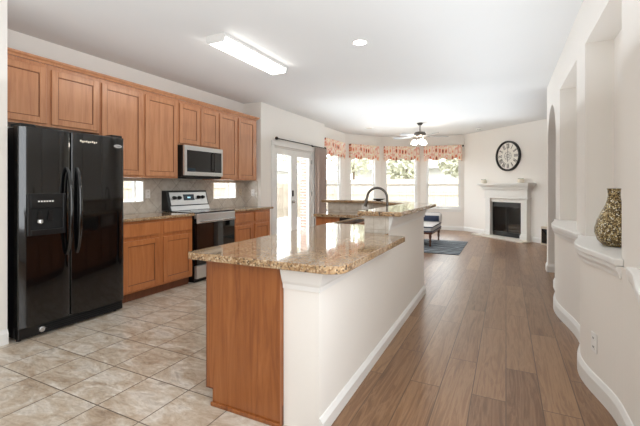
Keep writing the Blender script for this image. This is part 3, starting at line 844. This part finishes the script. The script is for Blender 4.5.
# faucet
fa = thing('faucet', 'dark metal gooseneck kitchen faucet rising behind the bar', 'faucet', (-1.175, 4.05, CZ), 0)
M().lathe([(.030, 0), (.030, .012), (.022, .02), (.020, .09), (.016, .10)], (0, 0, 0), 18).build('base', 'faucet_metal', fa, smooth=True)
pts = [(0, 0, .09), (0, 0, .24)]
for i in range(0, 15):
    a = R(180*i/15+6); pts.append((-.115+.115*math.cos(a), -.01*i/15, .25+.115*math.sin(a)))
pts += [(-.236, -.012, .225)]
M().tube(pts, .0135, 12).build('neck', 'faucet_metal', fa, smooth=True)
M().tube([(-.236, -.012, .24), (-.243, -.012, .20), (-.250, -.012, .155)], [.0165, .020, .017], 12).build('spray_head', 'faucet_metal', fa, smooth=True)
M().tube([(.0, .02, .06), (.02, .05, .065), (.04, .11, .085)], [.011, .009, .007], 8).build('lever', 'faucet_metal', fa, smooth=True)
# dish on far bar
ds = M().lathe([(.03, 0), (.05, .004), (.10, .022), (.104, .026), (.098, .024), (.05, .009), (.002, .008)], (0, 0, 0), 28).build('shallow_dish', 'faucet_metal', None, (-1.68, 5.33, 1.0525), smooth=True)
tag(ds, 'shallow grey dish on the far corner of the raised bar', 'dish')

# ------------------------------------------------------------------ outlets
def outlet(label, loc, rot, plate='white_plastic', w=.072, h=.116, horizontal=False):
    t = thing('wall_outlet', label, 'outlet', loc, rot)
    if horizontal: w, h = h, w
    M().box(-w/2, w/2, -.006, -.0005, -h/2, h/2, .002).build('cover_plate', plate, t)
    for k in (-1, 1):
        dx, dz = (k*.027, 0) if horizontal else (0, k*.027)
        s = M().box(dx-.016, dx+.016, -.0085, -.006, dz-.014, dz+.014, .001).build('socket', plate, t)
        M().box(dx-.007, dx-.004, -.0095, -.0085, dz-.005, dz+.006).box(dx+.004, dx+.007, -.0095, -.0085, dz-.005, dz+.006).build('slot', 'slot_dark', s)
outlet('white outlet on the backsplash left of the range', (XL+.011, 3.415, 1.16), 90)
outlet('beige outlet on the backsplash beside the right slim window', (XL+.011, 5.33, 1.165), 90, 'beige_plastic')
outlet('white outlet on the short return wall at the counter end', (-4.02, 5.449, 1.15), 0)
outlet('white outlet low on the wavy right wall', (xlow(2.79), 2.79, .305), -90+math.degrees(math.atan2(xlow(2.74)-xlow(2.84), .1)))
outlet('white outlet on the tiled backsplash of the raised bar', (-1.86, 5.27, .955), 0, horizontal=True)

# ------------------------------------------------------------------ curtain, rod, valances
rod = thing('curtain_rod', 'long dark curtain rod above the french doors', 'curtain rod', (XN+.07, 5.88, 2.15), 90)
M().tube([(0, 0, 0), (2.02, 0, 0)], .011, 10).build('pole', 'bronze', rod, smooth=True)
for x in (-.02, 2.04): M().ball((x, 0, 0), .032, 2).build('finial', 'bronze', rod, smooth=True)
for x in (.06, 1.52): M().box(x-.008, x+.008, .0, .069, -.012, .012).box(x-.02, x+.02, .062, .0695, -.010, .035).build('bracket', 'bronze', rod)
cu = M(); cw, ch = .50, 2.11
def fc_(u, v):
    x = u*cw; fold = .042*math.sin(u*cw*2*math.pi/.10)*(.75+.35*v)+.008*math.sin(u*31+v*3)
    tw = 1-.10*math.sin(math.pi*v)
    return Vector(((x-cw/2)*tw, fold, -ch*v))
cu.grid(fc_, 90, 18)
o = cu.build('curtain', 'curtain_cloth', None, (XN+.072, 7.70, 2.137), 90, smooth=True, solid=.004)
tag(o, 'taupe curtain panel hanging at the right of the french doors', 'curtain')
def make_valance(w):
    t = thing('valance', 'valance', 'valance', (0, 0, 0), 0, 'print valances over the bay windows')
    hh = .40; nu = 72; nv = 12
    def drop(u):
        # two swags and two short tails
        if u < .11 or u > .89:
            e = u/.11 if u < .11 else (1-u)/.11
            return .455-.04*e
        k = (u-.11)/.39; k -= math.floor(k-1e-9)
        return .345+.075*math.sin(math.pi*min(1, max(0, k)))
    def f(u, v):
        d = drop(u); z = -d*v
        rip = .010*math.sin(u*w*2*math.pi/.075)*(.5+.5*v)
        return Vector(((u-.5)*w, -.085-.018*math.sin(math.pi*v)+rip, z+.004*math.sin(u*w*2*math.pi/.04)*(1-v)))
    q = M().grid(f, nu, nv)
    for sx in (-1, 1):
        def g(u, v, sx=sx): return Vector((sx*w/2, -.085+u*.083, -.38*v))
        q.grid(g, 3, 6)
    q.build('cloth', 'valance_print', t, smooth=True, solid=.004)
    q = M().grid(lambda u, v: Vector(((u-.5)*w*.80, -.075+.018*math.sin(u*20), -.285-(.055+.05*abs(math.sin(u*2*math.pi)))*v)), 40, 4)
    q.build('swag_lining', 'valance_print', t, smooth=True, solid=.003)
    M().tube([(-w/2+.01, -.06, -.03), (w/2-.01, -.06, -.03)], .010, 8).build('rod', 'bronze', t, smooth=True)
    return t
vl = ['coral print valance on the bay window beside the taupe curtain', 'coral print valance on the second bay window from the french doors', 'coral print valance on the bay window behind the ceiling fan', 'coral print valance on the rightmost bay window, nearest the fireplace']
VT = 2.455
for i, (p, ang, x0, x1, L) in enumerate(WIN):
    if i == 0: v0 = make_valance(1.06); v = v0
    else: v = copy_tree(v0)
    c = (x0+x1)/2; a = R(ang)
    v.location = (p[0]+c*math.cos(a), p[1]+c*math.sin(a), VT); v.rotation_euler = (0, 0, a)
    v['label'] = vl[i]
    if i == 0: v.scale = (1.18, 1, 1)
    else: v.scale = (1, 1, 1)
M().ball((.558, -.06, -.03), .026, 2).build('finial', 'bronze', v, smooth=True)

# ------------------------------------------------------------------ fireplace
fp = thing('fireplace', 'white classical fireplace mantel with dark firebox', 'fireplace', (*FW(1.58), 0), -45)
# local x from -.86 .. .86, y negative into the room
M().box(-.80, .80, -.24, -.001, 1.30, 1.345, .006).build('mantel_shelf', 'mantel_white', fp)
q = M()
for k, (hw, d, z0, z1) in enumerate(((.765, .205, 1.265, 1.30), (.73, .17, 1.225, 1.265), (.70, .145, 1.185, 1.225))): q.box(-hw, hw, -d, -.001, z0, z1, .008)
q.build('crown_moulding', 'mantel_white', fp)
M().box(-.665, .665, -.115, -.001, .995, 1.185, .003).build('frieze', 'mantel_white', fp)
M().box(-.685, .685, -.13, -.001, .965, .995, .006).build('architrave', 'mantel_white', fp)
M().box(-.48, .48, -.07, -.001, .875, .965).build('lintel', 'mantel_white', fp)
for sx in (-1, 1):
    q = M()
    xa, xb = (.48, .645)
    q.box(sx*xa, sx*xb, -.11, -.001, .14, .965, .004)
    q.box(sx*(xa-.015), sx*(xb+.02), -.135, -.001, 0, .12, .004).box(sx*(xa-.008), sx*(xb+.01), -.122, -.001, .12, .15, .006)
    q.build('pilaster', 'mantel_white', fp)
M().box(-.80, .80, -.42, -.14, 0, .028, .004).box(-.455, .455, -.14, -.001, 0, .028).build('hearth_slab', 'hearth', fp)
q = M()
q.box(-.475, .475, .36, .38, .065, .865).box(-.475, -.46, .005, .36, .065, .865).box(.46, .475, .005, .36, .065, .865).box(-.46, .46, .005, .36, .065, .08).box(-.46, .46, .005, .36, .85, .865)
q.build('firebox', 'firebox', fp)
q = M()
q.box(-.475, .475, -.03, -.002, .03, .14, .003).box(-.475, .475, -.03, -.002, .75, .874, .003).box(-.475, -.44, -.03, -.002, .14, .75).box(.44, .475, -.03, -.002, .14, .75).box(-.008, .008, -.028, -.006, .14, .75)
fd = q.build('door_frame', 'fire_frame', fp)
for a, b in ((-.44, -.008), (.008, .44)): M().box(a, b, -.018, -.014, .14, .75).build('glass_door', 'pane_glass', fd)
for a, b, zz in ((-.28, .25, .13), (-.2, .3, .20), (-.25, .2, .27)): M().tube([(a, .14+zz*.3, zz), (b, .10+zz*.4, zz+.02)], .045, 10).build('log', 'log_bark', fp, smooth=True)
# mantel ornaments
def jar(loc_s, dy, label):
    x, y = FW(loc_s); nx, ny = -s2, -s2
    t = thing('candle_jar', label, 'candle', (x+nx*dy, y+ny*dy, 1.3455), -45)
    M().lathe([(.055, 0), (.07, .015), (.07, .075), (.062, .088), (.055, .09), (.052, .05), (.002, .048)], (0, 0, 0), 18).build('jar', 'candle_wax', t, smooth=True)
    q = M()
    for k in range(16):
        a = k*.4; c = Vector((.03*math.cos(a), .03*math.sin(a), .07)); d = Vector((math.cos(a)*.03, math.sin(a)*.03, .04))
        q.bm.faces.new([q.bm.verts.new(c+z) for z in (Vector((0, 0, 0)), d*.5+Vector((.012, 0, 0)), d, d*.5-Vector((.012, 0, 0)))])
    q.build('greenery', 'leaf_green', t)
jar(.88, .11, 'small white candle jar on the left end of the mantel')
jar(2.06, .11, 'small white candle jar on the right end of the mantel')
# clock
ck = thing('wall_clock', 'large round wall clock with dark rim and roman numerals', 'clock', (FW(1.60)[0]-.001, FW(1.60)[1]-.001, 2.01), -45)
rc = .37
M().lathe([(rc, -.001), (rc, -.055), (rc-.02, -.065), (rc-.042, -.05), (rc-.046, -.022), (.002, -.022), (.002, -.001)], (0, 0, 0), 48, 'y').build('rim', 'clock_rim', ck, smooth=True)
M().lathe([(rc-.047, -.0225), (rc-.047, -.026), (.002, -.026)], (0, 0, 0), 48, 'y').build('dial', 'clock_face', ck)
def stroke(q, cx, cz, ux, uz, x0, z0, x1, z1, w):
    # (ux,uz) is the outward radial direction of the numeral
    tx, tz = uz, -ux
    P = lambda x, z: (cx+tx*x+ux*z, cz+tz*x+uz*z)
    a, b = Vector(P(x0, z0)), Vector(P(x1, z1)); d = (b-a).normalized(); n = Vector((-d.y, d.x))*w/2
    q.prism([tuple(a+n), tuple(b+n), tuple(b-n), tuple(a-n)], 'y', -.029, -.026)
rom = ['XII', 'I', 'II', 'III', 'IV', 'V', 'VI', 'VII', 'VIII', 'IX', 'X', 'XI']
for hnum, s in enumerate(rom):
    q = M(); a = R(90-30*hnum); ux, uz = math.cos(a), math.sin(a)
    wd = {'I': .022, 'V': .045, 'X': .048}; tot = sum(wd[c] for c in s); x = -tot/2; rr0 = .245; hh = .058
    for c in s:
        xc = x+wd[c]/2; cx, cz = ux*rr0, uz*rr0
        if c == 'I': stroke(q, cx, cz, ux, uz, xc, -hh, xc, hh, .012)
        if c == 'V': stroke(q, cx, cz, ux, uz, xc-.016, hh, xc, -hh, .012); stroke(q, cx, cz, ux, uz, xc+.016, hh, xc, -hh, .008)
        if c == 'X': stroke(q, cx, cz, ux, uz, xc-.017, hh, xc+.017, -hh, .012); stroke(q, cx, cz, ux, uz, xc+.017, hh, xc-.017, -hh, .008)
        x += wd[c]
    q.build('numeral', 'clock_mark', ck)
for r0, r1 in ((.105, .099), (.045, .036)): M().lathe([(r0, -.026), (r0, -.029), (r1, -.029), (r1, -.026)], (0, 0, 0), 40, 'y', True).build('ring', 'clock_mark', ck)
q = M()
for k in range(8): a = k*math.pi/4; stroke(q, 0, 0, math.cos(a), math.sin(a), 0, .055, 0, .095, .006)
q.build('medallion', 'clock_mark', ck)
q = M(); stroke(q, 0, 0, 0, 1, 0, -.03, 0, .19, .009); q.build('hour_hand', 'clock_rim', ck, (0, -.004, 0))
q = M(); stroke(q, 0, 0, 0, -1, 0, -.03, 0, .15, .009); q.build('minute_hand', 'clock_rim', ck, (0, -.006, 0))
# low box beyond the arch
x, y = FW(2.76)
bx = thing('media_box', 'low white-edged dark box standing right of the fireplace', 'box', (x-.10, y-.10, 0), -45)
M().box(-.09, .09, -.06, .06, 0, .40, .006).build('case', 'beige_plastic', bx)
M().box(-.07, .07, -.064, -.060, .04, .35).build('front', 'glass_black', bx)

# ------------------------------------------------------------------ ceiling things
fl = thing('ceiling_light', 'long rectangular white fluorescent ceiling light over the kitchen', 'ceiling light', (-2.55, 3.42, H), 0)
M().box(-.115, .115, -.58, .58, -.035, -.0005).build('housing', 'trim_white', fl)
M().prism([(-.112, -.035), (.112, -.035), (.095, -.075), (-.095, -.075)], 'y', -.56, .56).build('diffuser', 'lamp_lens', fl)
for sy in (-1, 1): M().prism([(-.115, -.035), (.115, -.035), (.099, -.080), (-.099, -.080)], 'y', sy*.56, sy*.58).build('end_cap', 'trim_white', fl)
def can(loc, label):
    t = thing('recessed_light', label, 'ceiling light', loc, 0)
    M().lathe([(.085, -.0005), (.085, -.006), (.066, -.008), (.064, -.0005)], (0, 0, 0), 28).build('trim_ring', 'trim_white', t, smooth=True)
    M().lathe([(.063, -.0005), (.060, -.004), (.03, -.006), (.002, -.006)], (0, 0, 0), 24).build('lens', 'lamp_lens_can', t, smooth=True)
can((-1.35, 3.66, H), 'round recessed ceiling light over the peninsula')
def detector(loc, label, name='smoke_detector', cat='smoke detector'):
    t = thing(name, label, cat, loc, 0)
    M().lathe([(.065, -.0005), (.068, -.012), (.06, -.03), (.03, -.038), (.002, -.038)], (0, 0, 0), 24).build('case', 'white_plastic', t, smooth=True)
    M().lathe([(.045, -.033), (.045, -.037), (.035, -.039), (.035, -.034)], (0, 0, 0), 20, 'z', True).build('vent_ring', 'slot_dark', t)
detector((-.62, 10.35, H), 'white smoke detector on the ceiling near the fireplace')
vt = thing('ceiling_vent', 'small round ceiling vent above the second bay window', 'vent', (-3.10, 9.05, H), 0)
M().lathe([(.12, -.0005), (.12, -.006), (.09, -.014), (.088, -.0005)], (0, 0, 0), 28).build('trim_ring', 'white_plastic', vt, smooth=True)
M().lathe([(.087, -.0005), (.085, -.006), (.002, -.006)], (0, 0, 0), 24).build('grille', 'beige_plastic', vt)
# fan
fan = thing('ceiling_fan', 'ceiling fan with pale blades and lit glass shades', 'ceiling fan', (-1.80, 8.9, H), 0)
M().lathe([(.065, -.0005), (.068, -.02), (.04, -.055), (.015, -.06)], (0, 0, 0), 24).build('canopy', 'fan_metal', fan, smooth=True)
M().lathe([(.013, -.05), (.013, -.24)], (0, 0, 0), 12).build('downrod', 'fan_metal', fan)
M().lathe([(.03, -.20), (.11, -.215), (.135, -.25), (.135, -.29), (.10, -.33), (.06, -.34), (.05, -.37), (.065, -.385), (.05, -.41), (.01, -.415)], (0, 0, 0), 28).build('motor', 'fan_metal', fan, smooth=True)
mat('fan_blade', (150, 150, 152), .4)
for k in range(5):
    a = R(18+72*k+9); ca, sa = math.cos(a), math.sin(a)
    q = M(); poly = [(.20, -.05), (.30, -.062), (.60, -.068), (.655, -.045), (.665, 0), (.655, .045), (.60, .068), (.30, .062), (.20, .05)]
    q.prism(poly, 'z', -.004, .004)
    for v in q.bm.verts:
        y, z = v.co.y, v.co.z; v.co.y = y*math.cos(R(12))-z*math.sin(R(12)); v.co.z = y*math.sin(R(12))+z*math.cos(R(12))
    b = q.build('blade', 'fan_blade', fan, (0, 0, -.315), math.degrees(a))
    M().box(.09, .24, -.018, .018, -.012, -.005).build('blade_arm', 'fan_metal', b)
for k in range(3):
    a = R(120*k+62); c = Vector((.13*math.cos(a), .13*math.sin(a), -.43))
    M().tube([(0.04*math.cos(a), .04*math.sin(a), -.38), (.10*math.cos(a), .10*math.sin(a), -.38), tuple(c+Vector((0, 0, .03)))], .011, 8).build('light_arm', 'fan_metal', fan, smooth=True)
    M().lathe([(.022, .035), (.045, .02), (.068, -.03), (.07, -.055), (.05, -.068), (.002, -.07)], tuple(c), 18).build('glass_shade', 'bulb_glass', fan, smooth=True)

# ------------------------------------------------------------------ vase, bench, rug
prof = [(.050, 0), (.060, .004), (.088, .035), (.104, .085), (.104, .115), (.092, .165), (.070, .215), (.048, .26), (.036, .30), (.033, .33), (.035, .362), (.038, .37), (.030, .368), (.026, .32), (.002, .30)]
o = M().lathe(prof, (0, 0, 0), 40).build('vase', 'vase_mosaic', None, (.622, 3.0, NZ0+.0405), smooth=True)
tag(o, 'gold mosaic bottle-shaped vase in the right wall niche', 'vase')
o = M().box(-.95, .95, -.93, .93, 0, .010, .003).build('area_rug', 'rug_wool', None, (-1.72, 8.22, 0.0005), 0)
tag(o, 'dark navy rug with wavy light stripes under the bench', 'rug')
be = thing('upholstered_bench', 'striped upholstered bench with dark turned legs on the rug', 'bench', (-1.90, 8.55, .011), 0)
bw, bl = .54, .60
M().box(-bw, bw, -bl, bl, .26, .30, .006).build('apron', 'bench_wood', be)
M().box(-bw+.005, bw-.005, -bl+.005, bl-.005, .30, .42, .04, 4).build('seat_cushion', 'bench_light', be, smooth=True)
q = M()
for zz in (.318, .405): q.tube([(-bw, -bl, zz), (bw, -bl, zz), (bw, bl-.02, zz)], .011, 8)
q.build('piping', 'bench_navy', be, smooth=True)
by, bz, br_ = .60, .50, .14
q = M(); q.lathe([(.02, -bw), (br_-.02, -bw+.004), (br_, -bw+.03), (br_, bw-.03), (br_-.02, bw-.004), (.02, bw)], (0, by, bz), 28, 'x')
bo = q.build('bolster', 'bench_light', be, smooth=True)
q = M()
for a0_, a1_ in ((150, 205), (85, 100)):
    q.grid(lambda u, v: Vector((-bw+.03+(2*bw-.06)*u, by+(br_+.003)*math.cos(R(a0_+(a1_-a0_)*v)), bz+(br_+.003)*math.sin(R(a0_+(a1_-a0_)*v)))), 6, 6)
q.build('stripe', 'bench_navy', bo, smooth=True, solid=.003)
for sx in (-1, 1):
    for y in (-bl+.06, bl-.06):
        M().lathe([(.015, 0), (.022, .02), (.016, .05), (.028, .12), (.020, .15), (.030, .2), (.030, .26)], (sx*(bw-.05), y, 0), 14).build('leg', 'bench_wood', be, smooth=True)
